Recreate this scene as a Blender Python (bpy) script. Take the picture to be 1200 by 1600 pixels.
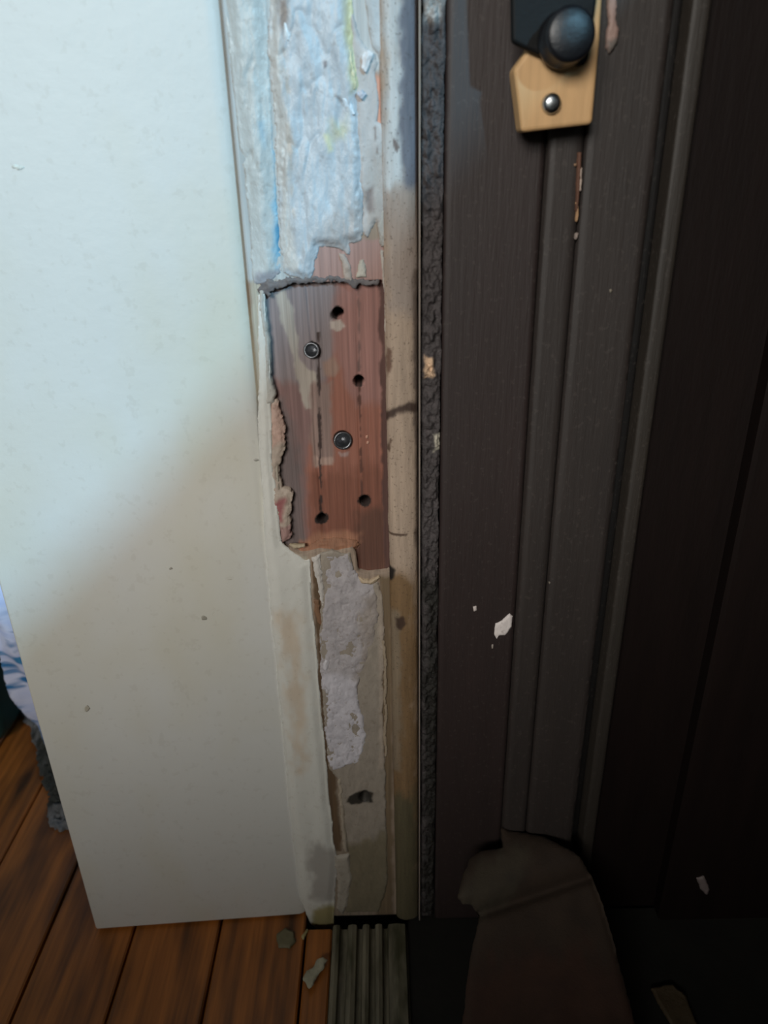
import bpy, bmesh, math, random
import numpy as np
from mathutils import Vector, Matrix

random.seed(7)
for o in list(bpy.data.objects): bpy.data.objects.remove(o)
S = bpy.context.scene
COL = S.collection

# ------------------------------------------------------------------ camera
FPX = 1155.0                                   # focal length in pixels of a 1200 x 1600 frame
TH, RO = math.radians(25.2), math.radians(1.28)  # pitch down, roll
CAM = np.array([0.0, -0.26, 0.355])
FW = np.array([0, math.cos(TH), -math.sin(TH)])
U0 = np.array([0, math.sin(TH), math.cos(TH)])
R0 = np.array([1.0, 0, 0])
RT = math.cos(RO) * R0 - math.sin(RO) * U0
UP = math.cos(RO) * U0 + math.sin(RO) * R0
cd = bpy.data.cameras.new('camera')
cam = bpy.data.objects.new('camera', cd); COL.objects.link(cam)
cd.sensor_fit = 'HORIZONTAL'; cd.sensor_width = 36.0; cd.lens = 36.0 * FPX / 1200.0
cd.clip_start = 0.005; cd.clip_end = 50
cam.matrix_world = Matrix(((RT[0], UP[0], -FW[0], CAM[0]), (RT[1], UP[1], -FW[1], CAM[1]),
                           (RT[2], UP[2], -FW[2], CAM[2]), (0, 0, 0, 1)))
cd.dof.use_dof = True; cd.dof.focus_distance = 0.30; cd.dof.aperture_fstop = 14.0
S.camera = cam

# ------------------------------------------------------------------ light
S.view_settings.view_transform = 'Standard'
S.view_settings.look = 'None'
S.view_settings.gamma = 1.0
S.view_settings.use_curve_mapping = False
S.view_settings.exposure = 0.0

W = bpy.data.worlds.new('world'); S.world = W; W.use_nodes = True
W.node_tree.nodes['Background'].inputs[0].default_value = (0.80, 0.74, 0.62, 1)
W.node_tree.nodes['Background'].inputs[1].default_value = 0.02

sd_ = bpy.data.lights.new('daylight', 'SUN')       # sky light over the added shadow panel
sd_.energy = 2.25; sd_.angle = math.radians(2.2); sd_.color = (0.34, 0.73, 1.0)
sun = bpy.data.objects.new('daylight', sd_); COL.objects.link(sun)
sun.rotation_euler = Vector((0.45, -0.80, 0.4275)).to_track_quat('Z', 'Y').to_euler()
sun.location = (1.2, -1.2, 1.5)

ad = bpy.data.lights.new('fill_lamp', 'AREA')     # fill lamp added up and to the left, no window built
ad.shape = 'RECTANGLE'; ad.size = 0.90; ad.size_y = 0.70; ad.energy = 35; ad.color = (1.0, 0.97, 0.91)
room = bpy.data.objects.new('fill_lamp', ad); COL.objects.link(room)
room.location = (-0.70, -2.00, 1.10)
room.rotation_euler = (Vector(room.location) - Vector((-0.05, 0, 0.30))).to_track_quat('Z', 'Y').to_euler()

# ------------------------------------------------------------------ helpers
def lin(r, g, b):
    f = lambda v: (v / 255) / 12.92 if v / 255 <= .04045 else ((v / 255 + .055) / 1.055) ** 2.4
    return (f(r), f(g), f(b))

ZT = 0.66                                         # everything upright goes on above the frame to here
TOPY = -420
class Plane:
    """a flat frame in the place: origin, in-plane axes u, v and normal n"""
    def __init__(s, o, u, n):
        s.o = np.array(o, float); s.n = np.array(n, float); s.n /= np.linalg.norm(s.n)
        u = np.array(u, float); u -= s.n * (u @ s.n); s.u = u / np.linalg.norm(u)
        s.v = np.cross(s.n, s.u)
    def at(s, pts):
        out = []
        for x, y in pts:
            d = FW + RT * (x - 600) / FPX - UP * (y - 800) / FPX
            t = ((s.o - CAM) @ s.n) / (d @ s.n); p = CAM + d * t - s.o
            out.append((p @ s.u, ZT if y == TOPY else p @ s.v))      # TOPY: up to the top of the built uprights
        return np.array(out)

def front(y=0.0): return Plane((0, y, 0), (1, 0, 0), (0, -1, 0))     # u = x, v = z
JP = front(0.0)
FL = Plane((0, 0, 0), (1, 0, 0), (0, 0, 1))                          # floor: u = x, v = y

def _h(i, j, s):
    n = (i * 374761393 + j * 668265263 + s * 1442695041) & 0x7fffffff
    n = ((n ^ (n >> 13)) * 1274126177) & 0x7fffffff
    return ((n ^ (n >> 16)) & 0xffff) / 32767.5 - 1.0

def vnoise(x, y, s=0):
    xi = np.floor(x).astype(np.int64); yi = np.floor(y).astype(np.int64)
    fx = x - xi; fy = y - yi; fx = fx * fx * (3 - 2 * fx); fy = fy * fy * (3 - 2 * fy)
    a = _h(xi, yi, s); b = _h(xi + 1, yi, s); c = _h(xi, yi + 1, s); d = _h(xi + 1, yi + 1, s)
    return (a * (1 - fx) + b * fx) * (1 - fy) + (c * (1 - fx) + d * fx) * fy

def fbm(x, y, s=0, n=3):
    r = 0; a = 1; t = 0
    for k in range(n):
        r = r + a * vnoise(x, y, s + k * 17); t += a; a *= .5; x = x * 2.03; y = y * 2.03
    return r / t

def sdist(x, y, poly):
    """signed distance to a polygon, negative inside"""
    poly = np.asarray(poly); d = np.full(x.shape, 1e9); ins = np.zeros(x.shape, bool)
    for k in range(len(poly)):
        ax, ay = poly[k]; bx, by = poly[(k + 1) % len(poly)]
        ex, ey = bx - ax, by - ay; wx, wy = x - ax, y - ay
        t = np.clip((wx * ex + wy * ey) / (ex * ex + ey * ey + 1e-18), 0, 1)
        d = np.minimum(d, (wx - ex * t) ** 2 + (wy - ey * t) ** 2)
        c = ((ay > y) != (by > y)) & (x < (bx - ax) * (y - ay) / (by - ay + 1e-18) + ax)
        ins ^= c
    return np.sqrt(d) * np.where(ins, -1, 1)

def sstep(e0, e1, x):
    t = np.clip((x - e0) / (e1 - e0), 0, 1); return t * t * (3 - 2 * t)

def link(name, me, mat, parent=None):
    o = bpy.data.objects.new(name, me); COL.objects.link(o)
    if mat: me.materials.append(mat)
    if parent:
        o.parent = parent
        me.transform(Matrix.Translation(-parent.location))
    return o

def thing(name, label, cat, loc=(0, 0, 0), group=None):
    o = bpy.data.objects.new(name, None); COL.objects.link(o)
    o.location = loc; o.empty_display_size = .01
    o['label'] = label; o['category'] = cat
    if group: o['group'] = group
    return o
def tag(o, label, cat, group=None):
    o['label'] = label; o['category'] = cat
    if group: o['group'] = group
    return o
def struct(o): o['kind'] = 'structure'; return o

def patch(name, plane, outline, mat, col, parent=None, y0=0.0, t=.0006, res=.0008, jag=.0006, jsc=350, edge=.0008,
          lump=0.0, lsc=(120, 120), curl=0.0, holes=(), skirt=.001, colors=(), hf=None, px=True, seed=1, smooth=True, label=None, hskirt=None, eh=.35):
    """a sheet with irregular edges, its own thickness and relief, lying on a plane"""
    pl = plane
    poly = pl.at(outline) if px else np.array(outline, float)
    lo = poly.min(0) - 3 * res - 2 * jag; hi = poly.max(0) + 3 * res + 2 * jag
    nx = int((hi[0] - lo[0]) / res) + 2; ny = int((hi[1] - lo[1]) / res) + 2
    X, Y = np.meshgrid(lo[0] + np.arange(nx) * res, lo[1] + np.arange(ny) * res)
    jx = jag * (.55 * fbm(X * jsc, Y * jsc, seed, 3) + .7 * fbm(X * jsc * .3, Y * jsc * .3, seed + 7, 2) + .35 * fbm(X * 1100, Y * 1100, seed + 3, 2))
    jy = jag * (.55 * fbm(X * jsc, Y * jsc, seed + 91, 3) + .7 * fbm(X * jsc * .3, Y * jsc * .3, seed + 97, 2) + .35 * fbm(X * 1100, Y * 1100, seed + 93, 2))
    sd = sdist(X + jx, Y + jy, poly)
    for h in holes: sd = np.maximum(sd, -sdist(X, Y, h))
    cs = (sd[:-1, :-1] + sd[1:, :-1] + sd[:-1, 1:] + sd[1:, 1:]) / 4
    keep = cs < 0
    gy, gx = np.gradient(sd, res); g2 = gx * gx + gy * gy + 1e-6
    vid = np.arange(nx * ny).reshape(ny, nx)
    jj, ii = np.nonzero(keep)
    faces = np.stack([vid[jj, ii], vid[jj, ii + 1], vid[jj + 1, ii + 1], vid[jj + 1, ii]], 1)
    # boundary edges
    kp = np.pad(keep, 1)
    be = []
    c = kp[1:-1, 1:-1]
    for (sj, si, a, b) in ((0, 1, (0, 0), (0, 1)), (1, 2, (0, 1), (1, 1)), (2, 1, (1, 1), (1, 0)), (1, 0, (1, 0), (0, 0))):
        nb = kp[sj:sj + keep.shape[0], si:si + keep.shape[1]]
        j, i = np.nonzero(c & ~nb)
        be.append(np.stack([vid[j + a[0], i + a[1]], vid[j + b[0], i + b[1]]], 1))
    be = np.concatenate(be)
    bmask = np.zeros(nx * ny, bool); bmask[be.ravel()] = True
    Xf, Yf, sf = X.ravel().copy(), Y.ravel().copy(), sd.ravel().copy()
    mv = np.clip(sf / g2.ravel(), -1.2 * res, 1.2 * res)
    Xf[bmask] -= (mv * gx.ravel())[bmask]; Yf[bmask] -= (mv * gy.ravel())[bmask]; sf[bmask] = 0
    dep = np.clip(-sf, 0, None)
    ramp = sstep(0, edge, dep)
    H = t * (eh + (1 - eh) * ramp)
    if lump: H = H + lump * fbm(Xf * lsc[0], Yf * lsc[1], seed + 5, 4) * ramp
    if curl: H = H + curl * np.exp(-dep / .0014) * np.clip(fbm(Xf * 160, Yf * 160, seed + 33, 2) + .15, 0, 1)
    if hf is not None: H = H + hf(Xf, Yf)
    H = np.where(bmask, np.maximum(H, t * .25 if hf is None else -1), H)
    P3 = pl.o + np.outer(Xf, pl.u) + np.outer(Yf, pl.v) + np.outer(H - y0, pl.n)
    used = np.zeros(nx * ny, bool); used[faces.ravel()] = True
    rm = np.cumsum(used) - 1
    faces = rm[faces]; V = P3[used]
    # skirts
    bv = np.unique(be); sk = len(V) + np.arange(len(bv)); bidx = np.full(nx * ny, -1); bidx[bv] = sk
    sdp = np.full(len(bv), skirt)
    if hskirt is not None and holes:
        for h in holes: sdp[np.abs(sdist(Xf[bv], Yf[bv], h)) < res] = hskirt
    SV = pl.o + np.outer(Xf[bv], pl.u) + np.outer(Yf[bv], pl.v) + np.outer(-y0 - sdp, pl.n)
    sq = np.stack([rm[be[:, 1]], rm[be[:, 0]], bidx[be[:, 0]], bidx[be[:, 1]]], 1)
    allv = np.concatenate([V, SV]); allf = np.concatenate([faces, sq])
    me = bpy.data.meshes.new(name)
    me.vertices.add(len(allv)); me.vertices.foreach_set('co', allv.astype(np.float32).ravel())
    me.loops.add(len(allf) * 4); me.loops.foreach_set('vertex_index', allf.astype(np.int32).ravel())
    me.polygons.add(len(allf)); me.polygons.foreach_set('loop_start', (np.arange(len(allf)) * 4).astype(np.int32))
    me.update(calc_edges=True); me.validate()
    me.polygons.foreach_set('use_smooth', np.full(len(me.polygons), bool(smooth)))
    # colour of the material itself, by region
    cx = np.concatenate([Xf[used], Xf[bv]]); cy = np.concatenate([Yf[used], Yf[bv]])
    C = np.tile(np.array(col, float), (len(cx), 1))
    for k, (poly2, rgb, soft) in enumerate(colors):
        q = pl.at(poly2)
        jn = soft * 1.2 * fbm(cx * 260, cy * 130, seed + 40 + k, 3) + .0009 * fbm(cx * 480, cy * 300, seed + 140 + k, 4)
        m = 1 - sstep(-soft, soft, sdist(cx, cy, q) + jn)
        C = C * (1 - m[:, None]) + np.array(rgb) * m[:, None]
    a = me.color_attributes.new('Col', 'FLOAT_COLOR', 'POINT')
    C4 = np.concatenate([C, np.ones((len(C), 1))], 1).astype(np.float32)
    if len(a.data) == len(C4): a.data.foreach_set('color', C4.ravel())
    o = link(name, me, mat, parent)
    if label: o['label'] = label
    return o

def boxm(name, x, y, z, mat, parent=None, bevel=0.0, seg=2, rot=None):
    bm = bmesh.new()
    bmesh.ops.create_cube(bm, size=1)
    for v in bm.verts:
        v.co = Vector(((x[0] + x[1]) / 2 + v.co.x * (x[1] - x[0]), (y[0] + y[1]) / 2 + v.co.y * (y[1] - y[0]),
                       (z[0] + z[1]) / 2 + v.co.z * (z[1] - z[0])))
    if bevel: bmesh.ops.bevel(bm, geom=bm.edges[:], offset=bevel, segments=seg, affect='EDGES', profile=.5)
    me = bpy.data.meshes.new(name); bm.to_mesh(me); bm.free()
    return link(name, me, mat, parent)

def prism(name, poly, z0, z1, mat, parent=None, bevel=0.0, seg=3, axis='z'):
    """extrude a closed section; axis z: section in (x, y)   axis y: section in (x, z)"""
    bm = bmesh.new()
    f = (lambda p, h: (p[0], p[1], h)) if axis == 'z' else (lambda p, h: (p[0], h, p[1]))
    lo = [bm.verts.new(f(p, z0)) for p in poly]; hi = [bm.verts.new(f(p, z1)) for p in poly]
    n = len(poly)
    bm.faces.new(lo); bm.faces.new(hi[::-1])
    for k in range(n): bm.faces.new((lo[k], hi[k], hi[(k + 1) % n], lo[(k + 1) % n]))
    bmesh.ops.recalc_face_normals(bm, faces=bm.faces[:])
    if bevel: bmesh.ops.bevel(bm, geom=bm.edges[:], offset=bevel, segments=seg, affect='EDGES', profile=.5, clamp_overlap=True)
    me = bpy.data.meshes.new(name); bm.to_mesh(me); bm.free()
    for p in me.polygons: p.use_smooth = False
    return link(name, me, mat, parent)

def lathe(name, prof, centre, axis, mat, parent=None, n=32):
    """profile (r, h) turned about an axis through centre"""
    ax = Vector(axis).normalized(); q = Vector((0, 0, 1)).rotation_difference(ax)
    bm = bmesh.new(); rings = []
    for r, h in prof:
        rings.append([bm.verts.new(Vector(centre) + q @ Vector((r * math.cos(6.28318 * k / n), r * math.sin(6.28318 * k / n), h))) for k in range(n)])
    for a, b in zip(rings, rings[1:]):
        for k in range(n): bm.faces.new((a[k], a[(k + 1) % n], b[(k + 1) % n], b[k]))
    bm.faces.new(rings[0][::-1]); bm.faces.new(rings[-1])
    bmesh.ops.recalc_face_normals(bm, faces=bm.faces[:])
    me = bpy.data.meshes.new(name); bm.to_mesh(me); bm.free()
    for p in me.polygons: p.use_smooth = len(p.vertices) == 4
    return link(name, me, mat, parent)

# ------------------------------------------------------------------ materials
def material(name, base=None, attr=False, var=.25, scale=(60, 60, 60), rough=.6, spec=.5, metal=0.0, bump=.2, bscale=(300, 300, 300), bdist=.0006,
             speck=None, speck_scale=900, speck_amt=.35, tint=None, tint_scale=(20, 20, 20), coat=0.0):
    m = bpy.data.materials.new(name); m.use_nodes = True
    nt = m.node_tree; N = nt.nodes; L = nt.links
    b = N['Principled BSDF']
    b.inputs['Roughness'].default_value = rough; b.inputs['Metallic'].default_value = metal
    b.inputs['Specular IOR Level'].default_value = spec; b.inputs['Coat Weight'].default_value = coat
    g = N.new('ShaderNodeNewGeometry')
    def noise(sc, detail=5, rg=.6):
        mp = N.new('ShaderNodeMapping'); mp.inputs['Scale'].default_value = sc
        L.new(g.outputs['Position'], mp.inputs['Vector'])
        n = N.new('ShaderNodeTexNoise'); n.inputs['Scale'].default_value = 1; n.inputs['Detail'].default_value = detail
        n.inputs['Roughness'].default_value = rg
        L.new(mp.outputs['Vector'], n.inputs['Vector']); return n.outputs['Fac']
    if attr:
        a = N.new('ShaderNodeAttribute'); a.attribute_name = 'Col'; src = a.outputs['Color']
    else:
        r = N.new('ShaderNodeRGB'); r.outputs[0].default_value = (*base, 1); src = r.outputs[0]
    def mixc(kind, fac, A, B):
        mx = N.new('ShaderNodeMix'); mx.data_type = 'RGBA'; mx.blend_type = kind
        for sock, val in ((mx.inputs['Factor'], fac), (mx.inputs['A'], A), (mx.inputs['B'], B)):
            if hasattr(val, 'node'): L.new(val, sock)
            elif isinstance(val, tuple): sock.default_value = (*val, 1) if len(val) == 3 else val
            else: sock.default_value = val
        return mx.outputs['Result']
    def remap(fac, a, b_, c, d):
        mr = N.new('ShaderNodeMapRange'); L.new(fac, mr.inputs['Value'])
        for k, v in zip(('From Min', 'From Max', 'To Min', 'To Max'), (a, b_, c, d)): mr.inputs[k].default_value = v
        return mr.outputs['Result']
    if tint: src = mixc('MIX', remap(noise(tint_scale, 3), .45, .65, 0, 1), src, tint)
    v = remap(noise(scale), .25, .75, 1 - var, 1 + var)
    cc = N.new('ShaderNodeCombineColor'); [L.new(v, cc.inputs[k]) for k in range(3)]
    src = mixc('MULTIPLY', 1.0, src, cc.outputs[0])
    if speck is not None:
        src = mixc('MIX', remap(noise((speck_scale,) * 3, 2), .60, .68, 0, speck_amt), src, speck)
    L.new(src, b.inputs['Base Color'])
    if bump:
        bp = N.new('ShaderNodeBump'); bp.inputs['Strength'].default_value = bump; bp.inputs['Distance'].default_value = bdist
        L.new(noise(bscale), bp.inputs['Height']); L.new(bp.outputs['Normal'], b.inputs['Normal'])
    return m

M = {}
M['wall'] = material('wall_paint', lin(210, 210, 206), var=.04, scale=(9, 9, 9), rough=.5, bump=.25, bscale=(160, 160, 160), bdist=.0008,
                     speck=lin(150, 140, 120), speck_scale=260, speck_amt=.10, tint=lin(206, 203, 190), tint_scale=(12, 12, 7))
M['wood'] = material('jamb_wood', attr=True, var=.34, scale=(700, 300, 16), rough=.75, bump=.5, bscale=(900, 400, 22), bdist=.0006)
M['paint'] = material('old_paint', attr=True, var=.16, scale=(240, 240, 130), rough=.6, bump=.45, bscale=(600, 600, 380), bdist=.0008,
                      speck=lin(112, 96, 80), speck_scale=520, speck_amt=.28)
M['gloss_paint'] = material('gloss_paint', attr=True, var=.14, scale=(160, 160, 70), rough=.40, bump=.5, bscale=(300, 300, 150), bdist=.0014,
                            speck=lin(128, 120, 112), speck_scale=300, speck_amt=.25)
M['smooth_paint'] = material('smooth_paint', attr=True, var=.06, scale=(60, 60, 30), rough=.52, bump=.3, bscale=(260, 260, 160), bdist=.0008,
                             speck=lin(150, 136, 116), speck_scale=420, speck_amt=.14)
M['bead'] = material('bead_wood', attr=True, var=.22, scale=(500, 500, 40), rough=.7, bump=.5, bscale=(900, 900, 240), bdist=.0006,
                     speck=lin(70, 56, 46), speck_scale=1000, speck_amt=.5)
M['crust'] = material('crust', attr=True, var=.5, scale=(420, 420, 300), rough=.65, bump=.8, bscale=(900, 900, 900), bdist=.001)
M['brown'] = material('brown_paint', attr=True, var=.16, scale=(120, 120, 14), rough=.60, spec=.65, bump=.3, bscale=(700, 700, 60), bdist=.0006,
                      speck=lin(120, 110, 104), speck_scale=520, speck_amt=.10)
M['edge'] = material('edge_strip', lin(140, 128, 118), var=.3, scale=(300, 300, 60), rough=.4, bump=0)
M['core'] = material('dark_core', lin(30, 22, 18), rough=.9, bump=0)
M['steel'] = material('steel', lin(190, 195, 198), var=.2, scale=(700, 700, 700), rough=.28, metal=1.0, bump=.15, bscale=(900, 900, 900))
M['old_steel'] = material('old_steel', lin(120, 122, 126), var=.4, scale=(900, 900, 900), rough=.38, metal=.9, bump=.3, bscale=(1200, 1200, 1200))
M['plate'] = material('plate_metal', lin(14, 15, 16), var=.2, scale=(400, 400, 400), rough=.6, spec=.2, bump=.2, bscale=(900, 900, 900))
M['black'] = material('black_metal', lin(22, 23, 27), var=.2, scale=(400, 400, 400), rough=.38, bump=.2, bscale=(900, 900, 900))
M['hole'] = material('hole', lin(20, 16, 14), rough=.9, bump=0)
M['tan'] = material('tan_wood', lin(216, 174, 124), var=.12, scale=(420, 200, 40), rough=.6, bump=.2, bscale=(700, 300, 60), bdist=.0004)
M['plank'] = material('floor_wood', lin(165, 100, 42), var=.5, scale=(240, 9, 240), rough=.45, bump=.4, bscale=(500, 24, 500), bdist=.0006,
                      tint=lin(84, 50, 22), tint_scale=(45, 8, 45))
M['threshold'] = material('threshold', lin(122, 116, 98), var=.4, scale=(300, 40, 300), rough=.55, bump=.4, bscale=(600, 120, 600), bdist=.0006,
                          tint=lin(70, 68, 48), tint_scale=(90, 30, 90))
M['dark_floor'] = material('dark_floor', lin(24, 22, 16), var=.4, scale=(60, 60, 60), rough=.8, bump=.4, bscale=(300, 300, 300))
M['rag'] = material('rag', attr=True, var=.3, scale=(90, 90, 90), rough=.85, bump=.4, bscale=(900, 900, 900), bdist=.0008)
M['teal'] = material('teal', lin(28, 74, 74), var=.25, scale=(60, 60, 60), rough=.55, bump=.3, bscale=(300, 300, 300))
M['lace'] = material('lace', attr=True, var=.4, scale=(180, 180, 180), rough=.7, bump=.8, bscale=(400, 400, 400), bdist=.003)

# ------------------------------------------------------------------ the setting
# floor: narrow boards running towards the jamb, left of the threshold
fl = struct(boxm('floor', (-1.4, .9), (-1.4, 1.3), (-.05, -.012), M['dark_floor']))
bmw = .0445; gap = .0012
pm = None; x = -.0455
k = 0
while x > -1.0:
    if pm is None:
        o = boxm('plank', (x - bmw + gap, x), (-.7, 1.2), (-.012, 0), M['plank'], fl, bevel=.0008, seg=1); pm = o.data
    else:
        o = bpy.data.objects.new('plank', pm); COL.objects.link(o); o.parent = fl
        o.location = (-bmw * k, 0, random.uniform(-.0006, .0004))
    x -= bmw; k += 1
o = boxm('plank', (-.0443, -.0315), (-.7, -.0065), (-.012, -.0004), M['plank'], fl, bevel=.0008, seg=1)
boxm('outer_step', (.0075, .7), (-.9, .002), (-.012, -.002), M['dark_floor'], fl)

# white wall to the left, ends in a corner beyond which the next room opens
xl, yl, xr, yr = -.1534, -.0056, -.0447, .0006
sec = [(xl, yl), (xr - .004, yr - .0004), (xr - .0012, yr + .0006), (xr, yr + .003), (xr, .10), (xl, .10)]
wl = prism('wall_left', sec, .0010, ZT, M['wall'], bevel=.0016, seg=3)
for p in wl.data.polygons: p.use_smooth = True
struct(wl)
# scuffs and pits in the wall paint
wp = Plane((xl, yl, 0), (xr - xl, yr - yl, 0), (yr - yl, -(xr - xl), 0))
for i, (cx, cy, rx, ry, c) in enumerate([(137, 1106, 4, 5, (128, 122, 108)), (380, 948, 14, 1.5, (140, 136, 124)), (318, 965, 5, 3, (120, 116, 104)), (425, 922, 3, 12, (112, 100, 86)),
                            (362, 905, 9, 1.5, (150, 146, 132)), (400, 720, 5, 1.2, (130, 126, 118)), (268, 888, 3, 2, (125, 120, 110)), (395, 1320, 0.1, .1, (1, 1, 1)),
                            (30, 262, 10, 3, (190, 192, 184))]):
    if rx < 1: continue
    pts = [(cx + rx * math.cos(a), cy + ry * math.sin(a)) for a in np.linspace(0, 6.28, 9)[:-1]]
    patch('scuff', wp if cx < 440 else JP, pts, M['paint'], lin(*[min(255, v + 38) for v in c]), wl, y0=-.00012 if cx < 440 else -.0013, t=.00005, res=.0004, jag=.0008, seed=60 + i, skirt=.00003)

# unseen low wall added behind the camera, blocking fill light from the lower area
struct(boxm('added_shade_wall', (-1.4, .255), (-.66, -.60), (-.01, .39), M['wall']))
# room beyond, left
struct(boxm('wall_back', (-1.4, .9), (1.25, 1.30), (0, 1.6), M['wall']))

# right: dark wall panel, then an unseen panel and posts added to cast the diagonal shadow
DK = material('dark_brown', lin(22, 14, 12), var=.25, scale=(120, 120, 12), rough=.6, spec=.2, bump=.3, bscale=(400, 400, 60))
wr = struct(boxm('wall_right', (.0998, .255), (.0035, .10), (-.002, ZT), DK))
prism('edge_board', [(.1375, .004), (.1375, -.0035), (.139, -.005), (.255, -.005), (.255, .004)], -.002, ZT, DK, wr)
patch('paint_chip', front(-.005), [(1088, 1372), (1100, 1368), (1108, 1388), (1104, 1398), (1094, 1388)], M['paint'], lin(120, 108, 106), wr, y0=-.0002, t=.0007, res=.0006, seed=301)
patch('paint_chip', front(.0035), [(1122, 926), (1128, 924), (1129, 932), (1124, 934)], M['paint'], lin(96, 74, 52), wr, y0=-.0002, t=.0006, res=.0005, seed=302)
dk = struct(boxm('added_shadow_panel', (.262, .290), (-1.2, .08), (-.002, .335 + .95 * .262), DK, bevel=.002))
for yy in (-1.2, .05): boxm('shadow_panel_post', (.264, .288), (yy, yy + .03), (.335 + .95 * .262 - .002, 1.9), DK, dk)

# ------------------------------------------------------------------ the jamb
jamb = thing('door_jamb', 'peeling old wooden door jamb with an empty hinge recess and layers of chipped pale paint', 'door frame', (-.0215, .02, 0))
boxm('backing', (-.0444, .0995), (.026, .10), (-.002, ZT), M['core'], jamb)

MORT = [(404, 455), (440, 442), (520, 440), (598, 437), (600, 560), (605, 660), (607, 780), (607, 893), (575, 897), (559, 893), (556, 868), (551, 856), (530, 861), (500, 858), (470, 866),
        (448, 856), (432, 848), (438, 800), (434, 720), (424, 640), (414, 540)]
mort = JP.at(MORT)
BASE = [(-.0443, 0.0), (.0020, 0.0), (.0020, ZT), (-.0443, ZT)]
cream = lin(208, 207, 200)
patch('jamb_board', JP, BASE, M['wood'], lin(150, 132, 116), jamb, t=.0, res=.0008, jag=0, edge=.0005, holes=[mort, JP.at([(570 + 12 * math.cos(a), 1244 + 11 * math.sin(a)) for a in np.linspace(0, 6.283, 17)[:-1]])], skirt=.026, px=False, seed=11, hskirt=.026,
      colors=[([(300, TOPY), (440, TOPY), (460, 440), (300, 440)], lin(176, 180, 180), .001), ([(530, TOPY), (614, TOPY), (614, 110), (540, 110)], lin(184, 184, 182), .001),
              ([(395, 440), (424, 440), (440, 860), (480, 870), (520, 1320), (520, 1470), (380, 1470)], lin(176, 168, 152), .001),
              ([(488, 384), (610, 370), (612, 450), (484, 450)], lin(166, 134, 126), .0006),
              ([(584, 118), (604, 118), (604, 206), (584, 206)], lin(206, 150, 128), .001),
              ([(505, 1180), (606, 1180), (606, 1420), (505, 1440)], lin(136, 122, 106), .002), ([(550, 1225), (592, 1225), (592, 1262), (550, 1262)], lin(34, 28, 22), .0006),  # last region blackens the hole's inner wall, shade put into the colour
              ([(592, 900), (614, 900), (614, 1430), (588, 1430)], lin(116, 98, 76), .0010),
              ([(486, 870), (506, 870), (524, 1210), (534, 1330), (516, 1330), (500, 1100)], lin(92, 72, 52), .0006)])

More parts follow.
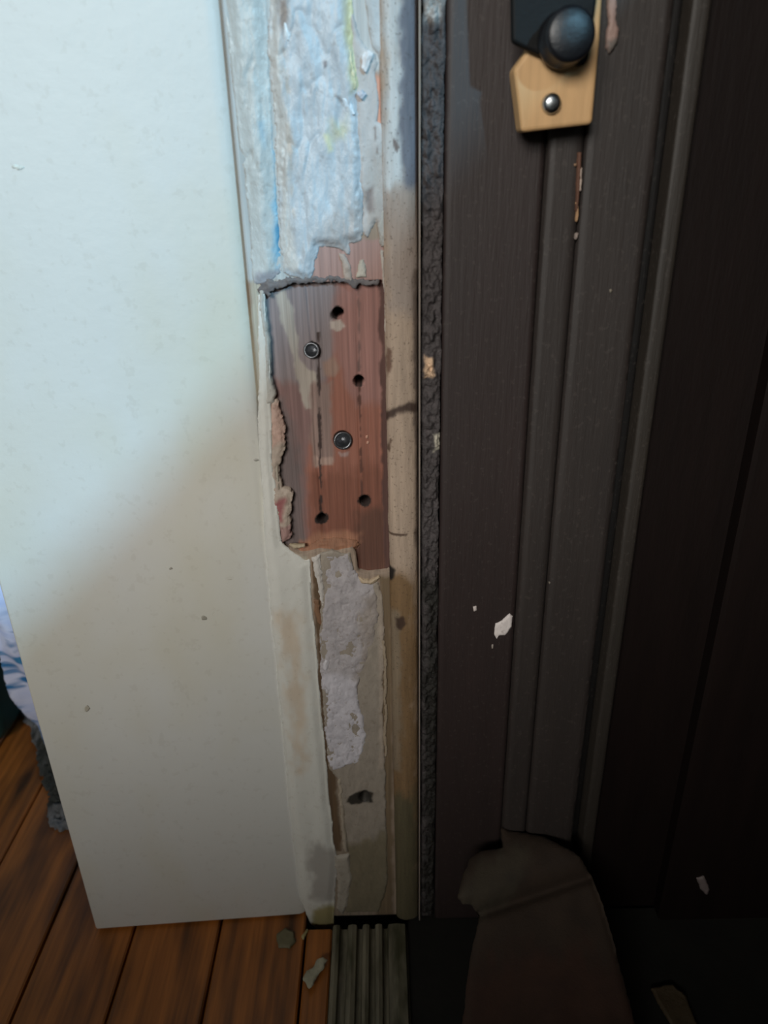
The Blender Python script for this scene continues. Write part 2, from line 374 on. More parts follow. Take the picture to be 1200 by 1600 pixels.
def circ(cx, cy, r, n=20, plane=None, ry=None):
    pts = [(cx + r * math.cos(2 * math.pi * k / n), cy + (ry or r) * math.sin(2 * math.pi * k / n)) for k in range(n)]
    return (plane or JP).at(pts)
MP = front(.0028)
HO = [circ(528, 489, 9.5, plane=MP), circ(561, 595, 9, plane=MP), circ(570, 782, 8.5, plane=MP), circ(503, 810, 8, plane=MP), circ(488, 547, 13, plane=MP), circ(535, 687, 14.5, plane=MP)]
MO = [(396, 446), (440, 434), (604, 428), (612, 560), (616, 780), (616, 902), (575, 906), (552, 902), (545, 868), (470, 876), (424, 860), (428, 800), (422, 720), (412, 640), (402, 540)]
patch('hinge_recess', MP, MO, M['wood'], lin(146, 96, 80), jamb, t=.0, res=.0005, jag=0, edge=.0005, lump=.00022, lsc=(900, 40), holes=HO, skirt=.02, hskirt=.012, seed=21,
      label='bare reddish wood floor of the hinge recess',
      hf=lambda X, Y: -.0009 * np.exp(-((X - (-.0247 + .0004 * np.sin(Y * 90))) / .00035) ** 2) * sstep(.215, .23, Y) - .0005 * np.exp(-((X - (-.0087 + .02 * (Y - .26))) / .0003) ** 2),
      colors=[([(395, 430), (520, 430), (508, 620), (484, 700), (480, 860), (400, 860)], lin(128, 100, 96), .0016),
              ([(395, 430), (530, 430), (528, 530), (500, 600), (440, 600), (395, 560)], lin(132, 120, 120), .0020),
              ([(530, 430), (616, 430), (616, 620), (555, 640), (520, 560)], lin(150, 110, 102), .0024),
              ([(395, 600), (446, 620), (472, 740), (482, 850), (480, 880), (395, 880)], lin(112, 98, 96), .0020),
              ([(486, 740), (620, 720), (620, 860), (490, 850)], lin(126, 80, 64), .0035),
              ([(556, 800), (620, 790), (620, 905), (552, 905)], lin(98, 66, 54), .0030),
              # pale smears of old filler and paint
              ([(430, 462), (444, 455), (458, 480), (462, 510), (466, 548), (478, 575), (494, 582), (498, 615), (500, 640), (478, 640), (468, 600), (456, 560), (446, 520), (437, 492)], lin(164, 154, 144), .0005),
              ([(505, 566), (520, 560), (526, 575), (522, 588), (508, 585)], lin(150, 122, 108), .0012),
              ([(484, 600), (518, 596), (522, 680), (520, 722), (490, 728), (484, 690)], lin(138, 116, 108), .0012),
              ([(490, 712), (520, 716), (520, 726), (492, 730)], lin(166, 140, 128), .0006),
              ([(516, 502), (534, 500), (540, 511), (530, 516), (517, 514)], lin(178, 164, 154), .0004),
              ([(528, 706), (545, 706), (542, 714), (532, 715)], lin(160, 134, 128), .0004),
              ([(496, 520), (499, 520), (503, 805), (500, 805)], lin(62, 46, 42), .0002),
              ([(560, 605), (563, 605), (567, 775), (564, 775)], lin(88, 56, 46), .0002),
              ([(560, 450), (562, 450), (562, 580), (560, 580)], lin(110, 84, 78), .0003),
              ([(470, 850), (500, 832), (530, 828), (562, 834), (564, 846), (552, 862), (500, 868), (462, 866)], lin(160, 114, 90), .0016),
              ([(592, 440), (610, 440), (616, 900), (600, 900)], lin(84, 58, 52), .0006), ([(528 + 11 * math.cos(a), 489 + 11 * math.sin(a)) for a in np.linspace(0, 6.283, 13)[:-1]], lin(40, 28, 24), .0002), ([(561 + 10 * math.cos(a), 595 + 10 * math.sin(a)) for a in np.linspace(0, 6.283, 13)[:-1]], lin(40, 28, 24), .0002), ([(570 + 10 * math.cos(a), 782 + 10 * math.sin(a)) for a in np.linspace(0, 6.283, 13)[:-1]], lin(40, 28, 24), .0002), ([(503 + 10 * math.cos(a), 810 + 10 * math.sin(a)) for a in np.linspace(0, 6.283, 13)[:-1]], lin(40, 28, 24), .0002)])  # right margin and hole rims darkened, shade painted into the wood colour
patch('torn_fibre', MP, [(484, 850), (500, 840), (530, 838), (558, 840), (562, 848), (552, 862), (500, 868), (472, 872), (462, 864)], M['wood'], lin(146, 104, 80), jamb, y0=0, t=.0016, res=.0005, jag=.0014, lump=.0007, lsc=(300, 900), eh=.05, edge=.002, seed=36,
      label='torn orange wood fibre along the recess bottom')
for i, (x0, y0_) in enumerate([(573, 682), (575, 692)]):
    patch('splinter', MP, [(x0 - 2, y0_ - 2), (x0 + 2, y0_ - 3), (x0 + 2, y0_ + 2), (x0 - 2, y0_ + 2)], M['wood'], lin(196, 150, 130), jamb, y0=0, t=.0004, res=.0003, jag=.0003, seed=37 + i)
# left margin of the recess
patch('paint_edge', JP, [(403, 452), (414, 450), (419, 520), (421, 590), (430, 615), (426, 634), (415, 634), (409, 540)], M['paint'], lin(178, 174, 166), jamb, y0=.0006, t=.0010, res=.0005, jag=.0009, lump=.0003, skirt=.003, seed=41, eh=.2)
patch('paint_edge', JP, [(417, 630), (430, 624), (441, 646), (445, 700), (438, 730), (441, 765), (456, 768), (452, 800), (454, 842), (440, 850), (426, 790), (421, 700)], M['paint'], lin(176, 160, 146), jamb, y0=.0006, t=.0010, res=.0005, jag=.0014, lump=.0006, lsc=(300, 200), skirt=.003, seed=42, eh=.1, edge=.002,
      colors=[([(420, 630), (446, 630), (448, 690), (420, 700)], lin(186, 156, 142), .001), ([(424, 778), (444, 780), (442, 815), (426, 815)], lin(150, 92, 92), .0014), ([(430, 825), (456, 820), (456, 850), (432, 850)], lin(160, 128, 122), .001)])
# jagged lip above the recess, coloured dark to stand in for the shadow there
patch('shaded_paint_lip', JP, [(400, 449), (420, 438), (450, 432), (500, 436), (560, 436), (598, 433), (599, 440), (560, 443), (500, 443), (455, 445), (430, 451), (404, 456)], M['paint'], lin(104, 98, 98), jamb, y0=0, t=.0004, res=.0004, jag=.0022, lump=.0004, lsc=(400, 500), curl=.0006, skirt=.002, seed=43, eh=.1, edge=.0012)

# upper paint: thick glossy lumps
pale = lin(184, 191, 197)
def wrinkle(a, sx, sz, sd_, w=.10):
    return lambda X, Y: -a * np.clip(1 - np.abs(fbm(X * sx, Y * sz, sd_, 3)) / w, 0, 1) ** 1.5
patch('paint_layer', JP, [(330, TOPY), (350, 0), (372, 200), (388, 330), (398, 446), (420, 440), (440, 426), (438, 400), (434, 330), (425, 200), (416, 0), (408, TOPY)], M['gloss_paint'], lin(190, 195, 194), jamb,
      y0=0, t=.0016, res=.0006, jag=.0007, edge=.0045, lump=.0010, lsc=(190, 50), skirt=.001, seed=51, eh=.05, hf=wrinkle(.0004, 150, 30, 511, .07), label='thick glossy white paint on the strip beside the wall',
      colors=[([(428, 200), (434, 200), (443, 400), (430, 435), (428, 330)], lin(140, 184, 206), .0010), ([(404, 190), (412, 190), (418, 232), (412, 240)], lin(170, 190, 200), .0010),
              ([(432, 345), (440, 345), (442, 385), (432, 398)], lin(70, 140, 178), .0006), ([(398, 425), (440, 420), (440, 450), (398, 455)], lin(160, 160, 166), .0012)])
patch('paint_layer', JP, [(416, TOPY), (419, 0), (428, 200), (437, 330), (440, 424), (456, 432), (486, 434), (492, 405), (499, 386), (530, 388), (546, 402), (549, 380), (566, 378), (571, 360), (568, 300), (567, 250), (565, 180), (560, 120), (552, 60), (548, 0), (544, TOPY)],
      M['gloss_paint'], pale, jamb, y0=0, t=.0018, res=.0005, jag=.0011, edge=.0034, lump=.0013, lsc=(190, 60), skirt=.001, seed=52, eh=.15, hf=wrinkle(.0005, 110, 40, 521, .08), label='thick lumpy bluish white paint above the recess',
      colors=[([(416, TOPY), (436, TOPY), (442, 100), (452, 250), (462, 420), (440, 420), (428, 200)], lin(196, 194, 190), .0014),
              ([(438, 0), (449, 0), (450, 30), (444, 60), (440, 40)], lin(150, 136, 128), .0010),
              ([(440, 66), (446, 66), (450, 96), (444, 110)], lin(160, 148, 138), .0010),
              ([(446, 110), (450, 110), (458, 250), (462, 340), (456, 330), (448, 200)], lin(184, 174, 164), .0008),
              ([(530, TOPY), (556, TOPY), (556, 40), (562, 140), (546, 148), (540, 60)], lin(210, 204, 162), .0014),
              ([(520, 190), (540, 184), (548, 205), (540, 220), (518, 226), (514, 214)], lin(188, 188, 164), .0020),
              ([(508, 212), (514, 214), (522, 236), (514, 238)], lin(206, 204, 172), .0008),
              ([(495, 350), (585, 300), (585, 400), (495, 410)], lin(176, 174, 174), .0040),
              ([(506, 98), (510, 98), (511, 110), (507, 110)], lin(110, 112, 118), .0004), ([(525, 150), (532, 152), (537, 163), (530, 160)], lin(112, 108, 108), .0006),
              ([(520, 80), (528, 80), (528, 98), (522, 98)], lin(160, 168, 176), .0008)])
for i, (pts, c, th) in enumerate([
        ([(441, 32), (451, 34), (456, 55), (452, 66), (444, 62)], (220, 228, 232), .0018),
        ([(565, 88), (574, 78), (584, 84), (577, 98), (572, 118), (565, 108)], (212, 212, 214), .0014),
        ([(558, 146), (567, 141), (573, 150), (566, 159)], (190, 194, 204), .0020),
        ([(541, 78), (547, 74), (558, 130), (557, 142), (549, 138)], (212, 206, 170), .0007),
        ([(500, 132), (520, 138), (545, 150), (556, 180), (546, 178), (530, 152), (508, 144)], (206, 216, 224), .0013),
        ([(508, 112), (516, 118), (522, 134), (514, 130)], (206, 216, 224), .0010)]):
    patch('paint_flake', JP, pts, M['gloss_paint'], lin(*c), jamb, y0=-.0013, t=th, res=.0004, jag=.0006, edge=.0022, lump=.0004, lsc=(300, 300), skirt=.001, seed=70 + i, eh=.05)
# middle column of thinner grey paint between the lumps and the bead
patch('paint_layer', JP, [(544, TOPY), (549, 0), (560, 60), (572, 76), (588, 86), (588, 126), (596, 150), (599, 194), (604, 200), (606, 300), (608, 330), (604, 384), (594, 386), (588, 345), (576, 374), (568, 366), (566, 300), (558, 200), (548, 60)],
      M['paint'], lin(184, 180, 178), jamb, y0=0, t=.0006, res=.0005, jag=.0009, edge=.001, lump=.0005, lsc=(220, 80), curl=.0004, skirt=.001, seed=53, eh=.15, holes=[JP.at([(588, 128), (594, 140), (599, 165), (598, 194), (589, 190), (592, 160)])],
      label='thin greyish paint left between lumps and bead',
      colors=[([(584, 200), (587, 200), (591, 240), (588, 240)], lin(136, 122, 116), .0003), ([(572, 240), (612, 230), (612, 400), (572, 400)], lin(168, 160, 154), .003), ([(570, 300), (582, 290), (584, 330), (574, 330)], lin(128, 116, 112), .001)])
patch('paint_layer', JP, [(566, TOPY), (570, 0), (580, 70), (590, 84), (601, 150), (603, 200), (608, 204), (608, TOPY)], M['paint'], lin(186, 190, 192), jamb, y0=0, t=.0008, res=.0006, jag=.0006, lump=.0003, skirt=.001, seed=54, eh=.1, edge=.0016)
for i, (pts, c) in enumerate([
        ([(576, 282), (583, 276), (586, 300), (592, 298), (590, 310), (579, 303)], (180, 176, 168)),
        ([(528, 396), (538, 398), (547, 414), (549, 438), (538, 436), (534, 412)], (176, 162, 152)),
        ([(561, 410), (568, 406), (572, 420), (572, 432), (557, 434)], (192, 184, 170)),
        ([(594, 330), (607, 312), (611, 340), (606, 382), (596, 386), (590, 350)], (172, 166, 158)),
        ([(595, 390), (600, 392), (602, 470), (606, 540), (602, 520), (598, 440)], (180, 170, 160))]):
    patch('paint_flake', JP, pts, M['paint'], lin(*c), jamb, y0=-.0001, t=.0006, res=.0004, jag=.0007, curl=.0004, skirt=.001, seed=85 + i, eh=.2)

# below the recess
patch('paint_layer', JP, [(404, 460), (414, 458), (420, 560), (424, 634), (426, 720), (434, 800), (440, 850), (452, 860), (478, 876), (484, 872), (487, 930), (494, 1010), (503, 1120), (510, 1200), (516, 1260), (522, 1318), (528, 1345), (524, 1390), (520, 1462), (508, 1466), (484, 1440), (468, 1400), (450, 1240), (428, 1000), (414, 850), (404, 660)],
      M['smooth_paint'], cream, jamb, y0=0, t=.0011, res=.0007, jag=.0006, edge=.0045, lump=.0004, lsc=(90, 40), skirt=.001, seed=55, eh=.02, label='cream paint folding round from the wall onto the jamb',
      colors=[([(440, 960), (462, 950), (476, 1100), (470, 1200), (456, 1100)], lin(200, 186, 168), .006), ([(484, 1310), (530, 1330), (530, 1410), (486, 1400)], lin(168, 164, 158), .003), ([(484, 1415), (530, 1415), (530, 1470), (484, 1470)], lin(150, 140, 100), .003)])
patch('paint_layer', JP, [(500, 864), (520, 858), (534, 864), (546, 862), (551, 880), (558, 902), (575, 912), (590, 908), (598, 930), (600, 960), (599, 1100), (602, 1200), (604, 1290), (606, 1380), (592, 1424), (540, 1425), (543, 1330), (535, 1290), (528, 1215), (514, 1200), (506, 1100), (500, 1000), (502, 930)],
      M['paint'], lin(150, 140, 128), jamb, y0=0, t=.0005, res=.0006, jag=.0008, lump=.0003, lsc=(300, 120), curl=.0004, skirt=.001, seed=56, eh=.1, holes=[circ(570, 1244, 9.5, ry=8)], hskirt=.012, label='dull beige undercoat below the recess',
      colors=[([(538, 1254), (546, 1242), (570, 1232), (583, 1238), (583, 1253), (560, 1254)], lin(46, 42, 36), .0006), ([(590, 900), (610, 900), (610, 1200), (594, 1200)], lin(168, 154, 140), .0008), ([(530, 1320), (610, 1300), (610, 1430), (530, 1430)], lin(122, 112, 92), .003)])
patch('paint_layer', JP, [(506, 866), (546, 866), (552, 888), (562, 905), (586, 912), (590, 960), (586, 1000), (572, 1040), (558, 1075), (562, 1100), (570, 1120), (572, 1150), (562, 1190), (540, 1195), (520, 1204), (513, 1196), (508, 1120), (502, 1050), (500, 980), (505, 930), (508, 900)],
      M['paint'], lin(172, 166, 168), jamb, y0=-.0003, t=.0006, res=.0005, jag=.0012, lump=.0007, lsc=(260, 180), skirt=.0012, seed=57, eh=.1, edge=.0012, hf=wrinkle(.0004, 260, 160, 571), label='greyish white paint patch below the recess',
      colors=[([(500, 1050), (560, 1060), (575, 1130), (560, 1200), (510, 1210)], lin(194, 190, 196), .003), ([(566, 930), (600, 910), (600, 1110), (556, 1060)], lin(156, 146, 140), .0025)])
for i, (pts, c, b) in enumerate([
        ([(487, 872), (499, 866), (503, 900), (506, 940), (508, 960), (501, 935), (490, 890)], (196, 190, 184), .0008),
        ([(491, 935), (499, 938), (503, 968), (505, 982), (495, 972)], (128, 96, 72), .0002),
        ([(506, 1030), (513, 1031), (516, 1044), (511, 1050), (506, 1046)], (196, 192, 196), .0011),
        ([(506, 1074), (513, 1072), (515, 1081), (508, 1084)], (196, 192, 196), .0010),
        ([(511, 1150), (519, 1149), (521, 1159), (513, 1162)], (196, 192, 198), .0010),
        ([(556, 900), (566, 904), (578, 906), (592, 899), (594, 903), (580, 912), (564, 911)], (184, 164, 138), .0013),
        ([(452, 851), (478, 850), (478, 854), (460, 857)], (180, 164, 138), .0010),
        ([(529, 1218), (534, 1212), (536, 1260), (543, 1300), (545, 1330), (539, 1330), (532, 1270)], (160, 148, 132), .0009),
        ([(522, 1338), (546, 1332), (549, 1370), (545, 1400), (536, 1428), (526, 1418), (528, 1380)], (160, 152, 140), .0009),
        ([(598, 1000), (602, 1000), (604, 1120), (605, 1180), (601, 1180)], (156, 140, 120), .0006)]):
    patch('paint_flake', JP, pts, M['paint'], lin(*c), jamb, y0=-.0003, t=b, res=.0004, jag=.0009, lump=.0003, lsc=(300, 300), curl=.0004, skirt=.0012, seed=100 + i, eh=.1, edge=.0012)

# bead: rounded moulding to the right of the recess
bx0, bx1 = .0017, .0131
def beadh(X, Y):
    s = np.clip((X - (bx0 + bx1) / 2) / ((bx1 - bx0) / 2), -1, 1)
    return .0034 * np.sqrt(np.clip(1 - s * s, 0, 1)) - .0002
patch('bead_moulding', JP, [(bx0, 0), (bx1, 0), (bx1, ZT), (bx0, ZT)], M['bead'], lin(172, 152, 134), jamb, t=0, res=.0005, jag=.0003, lump=.0003, lsc=(160, 40), hf=beadh, skirt=.02, px=False, seed=61, label='rounded beige bead moulding right of the recess',
      colors=[([(595, -500), (628, -500), (634, 230), (620, 330), (598, 330)], lin(190, 192, 192), .0030), ([(624, -500), (662, -500), (660, 380), (636, 420), (628, 250)], lin(104, 104, 112), .0012),
              ([(600, 300), (660, 300), (660, 480), (600, 480)], lin(156, 142, 132), .003), ([(644, 420), (662, 420), (662, 900), (650, 900)], lin(112, 98, 88), .0008),  # last region darkens the bead's right slope, shade put into the colour
              ([(590, 880), (662, 900), (662, 1440), (590, 1440)], lin(124, 98, 68), .005), ([(590, 1250), (662, 1230), (662, 1480), (590, 1480)], lin(92, 84, 62), .005),
              ([(608, 950), (626, 950), (626, 1200), (608, 1200)], lin(130, 114, 94), .0016),
              ([(594, 652), (604, 640), (618, 630), (636, 624), (654, 628), (656, 646), (636, 640), (620, 642), (606, 656), (598, 666)], lin(72, 56, 48), .0009),
              ([(600, 890), (608, 880), (618, 886), (616, 900), (604, 908), (594, 910)], lin(30, 24, 20), .0007),
              ([(620, 962), (630, 956), (634, 968), (626, 978), (620, 974)], lin(66, 48, 36), .0007), ([(598, 1066), (603, 1066), (603, 1071), (598, 1071)], lin(56, 42, 32), .0004),
              ([(604, 829), (652, 828), (652, 830.5), (604, 831)], lin(92, 74, 62), .0002),
              ([(604, 192), (607, 194), (618, 222), (622, 242), (618, 236), (610, 212)], lin(112, 100, 96), .0004),
              ([(604, 540), (612, 545), (614, 560), (606, 585), (603, 560)], lin(110, 84, 70), .0007),
              ([(606, 700), (610, 682), (612, 684), (609, 704)], lin(104, 84, 70), .0003)])

# old screw stubs left in the recess
def stub(cx, cy, r, tilt, wall, label):
    d = FW + RT * (cx - 600) / FPX - UP * (cy - 800) / FPX
    t = (.0026 - CAM[1]) / d[1]; c = CAM + d * t; rr = r / FPX * (t)
    s = lathe('screw_stub', [(rr * .9, -.009), (rr * .9, .0004), (rr, .0009), (rr, .0014), (rr * .95, .0017), (rr * wall, .0016), (rr * wall * .9, .0006), (rr * wall * .8, -.003), (rr * .1, -.0035)], c, tilt, M['old_steel'], jamb, n=28)
    s['label'] = label
    return s
stub(488, 547, 12.5, (-.15, -1, .12), .74, 'dull steel screw stub in the upper half of the recess')
stub(535, 687, 14.5, (.18, -1, .06), .76, 'hollow steel screw stub in the middle of the recess')

# ------------------------------------------------------------------ dark brown frame right of the bead
brown = lin(42, 30, 28); casing = thing('brown_door_casing', 'dark brown painted door stop and grooved casing right of the peeling jamb', 'door casing', (.058, .01, 0))
def board(name, x0, x1, y, mat=M['brown'], col=brown, colors=(), rnd=.0012, seed=1, label=None, lump=.00012):
    def hf(X, Y):
        e = np.minimum(X - x0, x1 - X); return -.0008 * (1 - sstep(0, rnd, e))
    return patch(name, front(y), [(x0, -.001), (x1, -.001), (x1, ZT), (x0, ZT)], mat, col, casing, t=0, res=.0009, jag=.00012, lump=lump, lsc=(60, 12), hf=hf, skirt=.026 + y, px=False, seed=seed, colors=colors, label=label)
board('flat_board', .0217, .0533, -.0020, seed=201)
board('moulding_strip', .0537, .0643, -.0052, rnd=.0016, seed=202, col=lin(47, 40, 37), lump=.0003)
board('moulding_strip', .0650, .0868, -.0062, rnd=.0020, seed=203, col=lin(45, 38, 35))
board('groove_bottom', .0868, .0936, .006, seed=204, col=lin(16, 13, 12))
board('moulding_strip', .0936, .0996, -.0015, rnd=.0010, seed=205, col=lin(42, 36, 30))
for i, (pl, pts, c) in enumerate([(front(-.002), [(772, 990), (774, 974), (784, 970), (796, 958), (801, 962), (799, 980), (790, 992), (780, 992), (776, 998)], (232, 222, 218)),
                                  (front(-.002), [(739, 948), (745, 947), (746, 953), (741, 955)], (210, 198, 192)), (front(-.002), [(768, 1007), (771, 1006), (771, 1013), (768, 1013)], (170, 160, 150)),
                                  (front(-.002), [(812, 1004), (818, 998), (822, 992), (826, 994), (821, 1002), (817, 1009)], (140, 128, 112)), (front(-.0052), [(856, 908), (860, 908), (860, 913), (857, 913)], (120, 112, 100)),
                                  (front(-.0062), [(952, 452), (956, 450), (957, 455), (953, 457)], (120, 112, 100))]):
    patch('paint_spot', pl, pts, M['paint'], lin(*c), casing, y0=-.0001, t=.0006, res=.0004, jag=.0004, skirt=.0005, seed=210 + i, label='bare white chip in the brown paint' if i == 0 else None)
patch('peeled_paint', front(-.0062), [(945, -40), (962, -40), (964, 10), (961, 30), (966, 48), (964, 68), (955, 80), (947, 84), (943, 70), (948, 40)], M['paint'], lin(168, 140, 130), casing, y0=-.0001, t=.0010, res=.0005, jag=.0008, lump=.0004, curl=.0008, skirt=.001, seed=220,
      colors=[([(944, 60), (968, 60), (960, 90), (944, 90)], lin(110, 102, 96), .0008)])
for i, (pts, c) in enumerate([([(902, 238), (908, 236), (908, 262), (905, 300), (902, 330), (899, 330), (901, 290)], (96, 66, 52)), ([(905, 262), (910, 262), (907, 300), (904, 300)], (176, 158, 146)),
                              ([(901, 318), (904, 312), (903, 345), (900, 350)], (178, 140, 104)), ([(899, 366), (905, 364), (902, 372), (898, 376)], (150, 136, 128)), ([(898, 250), (900, 250), (899, 262), (897, 262)], (150, 120, 96))]):
    patch('splinter', front(-.0058), pts, M['wood'], lin(*c), casing, y0=-.0001, t=.0010, res=.0004, jag=.0004, skirt=.003, seed=230 + i)

# thin metal edge and crusty weather strip
boxm('metal_edge', (.0134, .0139), (-.0036, .02), (0, ZT), M['edge'], casing)
strip = patch('weather_strip', front(-.0005), [(.0144, 0), (.0213, 0), (.0213, ZT), (.0144, ZT)], M['crust'], lin(74, 68, 68), None, t=.0012, res=.0004, jag=.0007, jsc=260, edge=.0014, lump=.0022, lsc=(560, 380), skirt=.012, px=False, seed=240,
              colors=[([(664, 555), (676, 556), (678, 585), (664, 588)], lin(216, 182, 150), .0006), ([(676, 678), (690, 676), (690, 702), (678, 704)], lin(206, 198, 180), .0006), ([(662, -10), (690, -10), (690, 34), (662, 34)], lin(168, 164, 160), .0016),
                      ([(660, 900), (692, 900), (692, 1440), (660, 1440)], lin(34, 31, 27), .003)])
tag(strip, 'crumbling dark weather strip running up between jamb and brown door stop', 'weather strip')

# ------------------------------------------------------------------ tan block, black bracket, screw
BZ = -.0165
bp = front(BZ)
q = bp.at([(803, 108), (815, 207), (926, 194), (938, 60), (950, -160), (838, -160), (830, 70)])
blk = thing('wood_block', 'tan wooden block screwed to the brown casing under a black bracket', 'wood block', (float(q[:, 0].mean()), -.0063, float(q[:, 1].min())))
prism('block', [(float(a), float(b)) for a, b in q], BZ, -.0066, M['tan'], blk, bevel=.0012, seg=3, axis='y')
def headscrew(cx, cy, y, r, mat, parent, hgt, name='screw', axis=(0, -1, 0)):
    c = front(y).at([(cx, cy)])[0]; C3 = (float(c[0]), y, float(c[1])); k = r / FPX * ((y - CAM[1]) / 1.0) * 1.02
    s = lathe(name, [(k, 0), (k, hgt * .35), (k * .86, hgt * .8), (k * .5, hgt), (k * .02, hgt * 1.04)], C3, axis, mat, parent)
    return s, C3, k
s, C3, k = headscrew(861, 162, BZ, 13, M['steel'], blk, .0022)
boxm('cross_slot', (C3[0] - k * .5, C3[0] + k * .5), (BZ - .0025, BZ - .0018), (C3[2] - k * .16, C3[2] + k * .16), M['hole'], s)
boxm('cross_slot', (C3[0] - k * .16, C3[0] + k * .16), (BZ - .0025, BZ - .0018), (C3[2] - k * .5, C3[2] + k * .5), M['hole'], s)
PZ = BZ - .0030
q = front(PZ).at([(800, 66), (828, 80), (868, 98), (912, 104), (920, 92), (936, -20), (960, -170), (796, -170)])
br = thing('black_bracket', 'black metal bracket with a big round bolt over the tan wood block', 'bracket', (float(q[:, 0].mean()), PZ, float(q[:, 1].min())))
prism('plate', [(float(a), float(b)) for a, b in q], PZ, BZ - .0001, M['plate'], br, bevel=.0010, seg=3, axis='y')
c = front(PZ).at([(880, 62)])[0]; C3 = (float(c[0]), PZ + .0005, float(c[1])); R_ = .0068
bolt = lathe('bolt', [(R_ * 1.06, 0), (R_ * 1.06, .0012), (R_, .0016), (R_, .0072), (R_ * .95, .0082), (R_ * .82, .0087), (R_ * .3, .0090), (R_ * .02, .0090)], C3, (.05, -1, .05), M['black'], br, n=40)
for w_, h_ in ((.24, .07), (.07, .24)): boxm('cross_slot', (C3[0] + .0009 - R_ * w_, C3[0] + .0009 + R_ * w_), (C3[1] - .0092, C3[1] - .008), (C3[2] + .0019 - R_ * h_, C3[2] + .0019 + R_ * h_), M['hole'], bolt)
bolt['label'] = 'large round black bolt head'
blk.name = 'wood_block'

# ------------------------------------------------------------------ threshold
th = thing('threshold', 'worn ridged door threshold strip on the floor at the foot of the jamb', 'threshold', (-.012, -.3, -.002))
boxm('sill', (-.0315, .0072), (-.8, -.0062), (-.012, -.0012), M['threshold'], th, bevel=.0008, seg=1)
for x0, x1 in ((-.0312, -.0268), (-.0236, -.0182), (-.0160, -.0118), (-.0096, -.0052), (-.0030, .0066)):
    prism('ridge', [(x0, -.0013), (x0 + .0006, .0016), ((x0 + x1) / 2, .0022), (x1 - .0006, .0016), (x1, -.0013)], -.8, -.0065, M['threshold'], th, axis='y')

# ------------------------------------------------------------------ loose things on the floor
def chip(name, pts, c, label, cat, seed, z=.0003, t=.0009, plane=None, mat='paint', group=None):
    o = patch(name, plane or Plane((0, 0, z), (1, 0, 0), (0, 0, 1)), pts, M[mat], lin(*c), None, y0=0, t=t, res=.0006, jag=.0008, lump=.0004, curl=.0012, skirt=.0002, seed=seed)
    return tag(o, label, cat, group)
chip('paint_flake', [(474, 1530), (478, 1518), (488, 1512), (494, 1500), (504, 1496), (512, 1500), (506, 1512), (496, 1524), (490, 1540), (484, 1546)], (176, 172, 150), 'comma-shaped pale paint flake on the floor beside the threshold', 'paint flake', 401, z=.0026)
chip('paint_flake', [(432, 1462), (446, 1452), (460, 1458), (462, 1470), (452, 1482), (436, 1480)], (112, 106, 80), 'dull rounded paint flake on the floorboards below the white wall corner', 'paint flake', 402)
chip('wood_sliver', [(471, 1464), (480, 1450), (482, 1452), (474, 1470)], (170, 158, 110), 'thin pale sliver on the floor next to the jamb foot', 'sliver', 403)

# crumpled brown cloth leaning on the casing foot
rp = Plane((.07, -.10, .001), (1, 0, 0), (0, -.064, .092))
def ragh(X, Y):
    c = rp.at([(760, 1425), (900, 1378)])
    L_ = c[1] - c[0]; n = np.array([-L_[1], L_[0]]) / np.linalg.norm(L_)
    d = (X - c[0][0]) * n[0] + (Y - c[0][1]) * n[1]
    return .006 * sstep(-.001, .010, d) * (1 - sstep(.012, .034, d)) - .003 * np.exp(-(d / .0022) ** 2) + .003 * fbm(X * 28, Y * 20, 7, 3) - .002
rag = patch('brown_cloth', rp, [(712, 1402), (722, 1372), (734, 1340), (752, 1330), (788, 1326), (784, 1290), (806, 1300), (850, 1306), (900, 1338), (926, 1370), (945, 1420), (965, 1490), (985, 1570), (1000, 1640), (1010, 1770), (715, 1770), (724, 1600), (735, 1500), (748, 1432), (736, 1412), (722, 1414)],
            M['rag'], lin(50, 37, 26), None, t=.0016, res=.0012, jag=.0012, jsc=120, edge=.003, hf=ragh, skirt=.001, seed=410,
            colors=[([(715, 1390), (780, 1330), (830, 1320), (800, 1400), (750, 1440), (720, 1420)], lin(62, 54, 42), .004), ([(730, 1500), (900, 1480), (1000, 1560), (1000, 1780), (710, 1780)], lin(56, 34, 22), .008)])
tag(rag, 'crumpled dark brown cloth leaning on the floor against the brown casing', 'cloth')
chip('cardboard_scrap', [(1018, 1545), (1050, 1538), (1072, 1560), (1100, 1620), (1060, 1625), (1040, 1590)], (84, 70, 50), 'small dull beige scrap on the dark floor right of the brown cloth', 'scrap', 411, z=.0, t=.0012)

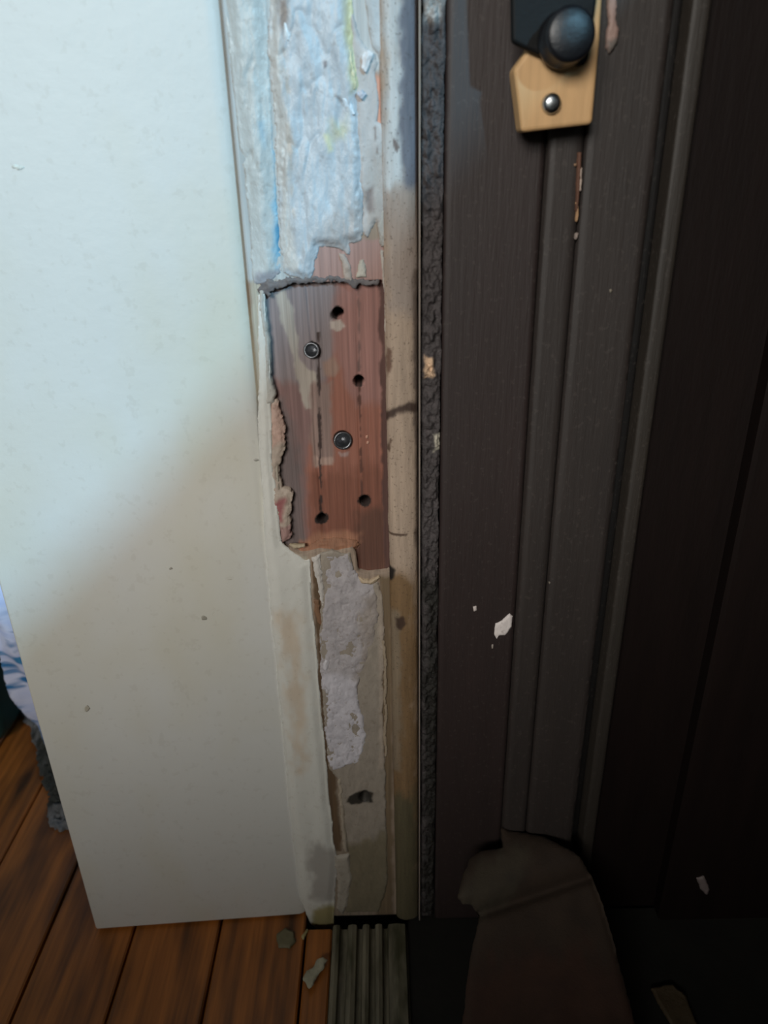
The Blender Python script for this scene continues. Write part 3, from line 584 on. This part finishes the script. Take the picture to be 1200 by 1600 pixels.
# next room, past the wall corner: bag, cloth and fringe
bg = thing('teal_storage_bag', 'dark teal fabric bag on the floor beyond the white wall corner', 'bag', (-.40, .27, 0))
bd = boxm('bag_body', (-.56, -.262), (.13, .42), (0.0006, .075), M['teal'], bg, bevel=.010, seg=4)
for p in bd.data.polygons: p.use_smooth = True
prism('bag_strap', [(-.30, .129), (-.285, .1265), (-.285, .1285), (-.30, .1295)], .02, .084, M['teal'], bg)
def cl_pat():
    m = bpy.data.materials.new('blue_white_cloth'); m.use_nodes = True; nt = m.node_tree; N = nt.nodes; L = nt.links
    g = N.new('ShaderNodeNewGeometry'); mp = N.new('ShaderNodeMapping'); mp.inputs['Scale'].default_value = (20, 20, 55); L.new(g.outputs['Position'], mp.inputs['Vector'])
    n = N.new('ShaderNodeTexNoise'); n.inputs['Scale'].default_value = 1.0; n.inputs['Detail'].default_value = 3; n.inputs['Distortion'].default_value = 1.2; L.new(mp.outputs[0], n.inputs['Vector'])
    r = N.new('ShaderNodeValToRGB'); L.new(n.outputs['Fac'], r.inputs['Fac']); e = r.color_ramp.elements
    e[0].position = .40; e[0].color = (*lin(40, 112, 168), 1); e[1].position = .50; e[1].color = (*lin(206, 212, 238), 1)
    q_ = e.new(.62); q_.color = (*lin(190, 200, 234), 1); q_ = e.new(.68); q_.color = (*lin(58, 128, 178), 1)
    L.new(r.outputs[0], N['Principled BSDF'].inputs['Base Color']); N['Principled BSDF'].inputs['Roughness'].default_value = .8
    return m
cp = front(.112)
cl = patch('patterned_cloth', cp, [(-60, 860), (-6, 960), (8, 1030), (22, 1078), (40, 1098), (60, 1128), (100, 1186), (150, 1184), (130, 1000), (80, 860)], cl_pat(), (1, 1, 1), None, t=.002, res=.0015, jag=.002, jsc=60, edge=.006, skirt=.001, seed=420,
           hf=lambda X, Y: .004 * np.sin(X * 150 + 9 * vnoise(X * 20, Y * 20, 3)) * .5 + .004 * fbm(X * 30, Y * 30, 4, 3) + .004)
tag(cl, 'blue and white patterned cloth bunched behind the white wall corner', 'cloth')
fp = Plane((-.2, .1, .001), (1, 0, 0), (0, 0, 1))
fr = patch('lace_fringe', fp, [(20, 1040), (70, 1060), (110, 1180), (130, 1290), (98, 1296), (80, 1288), (78, 1240), (58, 1180), (44, 1130), (22, 1090)], M['lace'], lin(120, 122, 126), None, t=.003, res=.0008, jag=.005, jsc=160, edge=.006, lump=.006, lsc=(200, 200), skirt=.0008, seed=421,
           colors=[([(50, 1150), (140, 1150), (140, 1270), (60, 1270)], lin(60, 62, 58), .008)])
tag(fr, 'greyish white lacy trim lying on floor along the wall corner', 'lace trim')
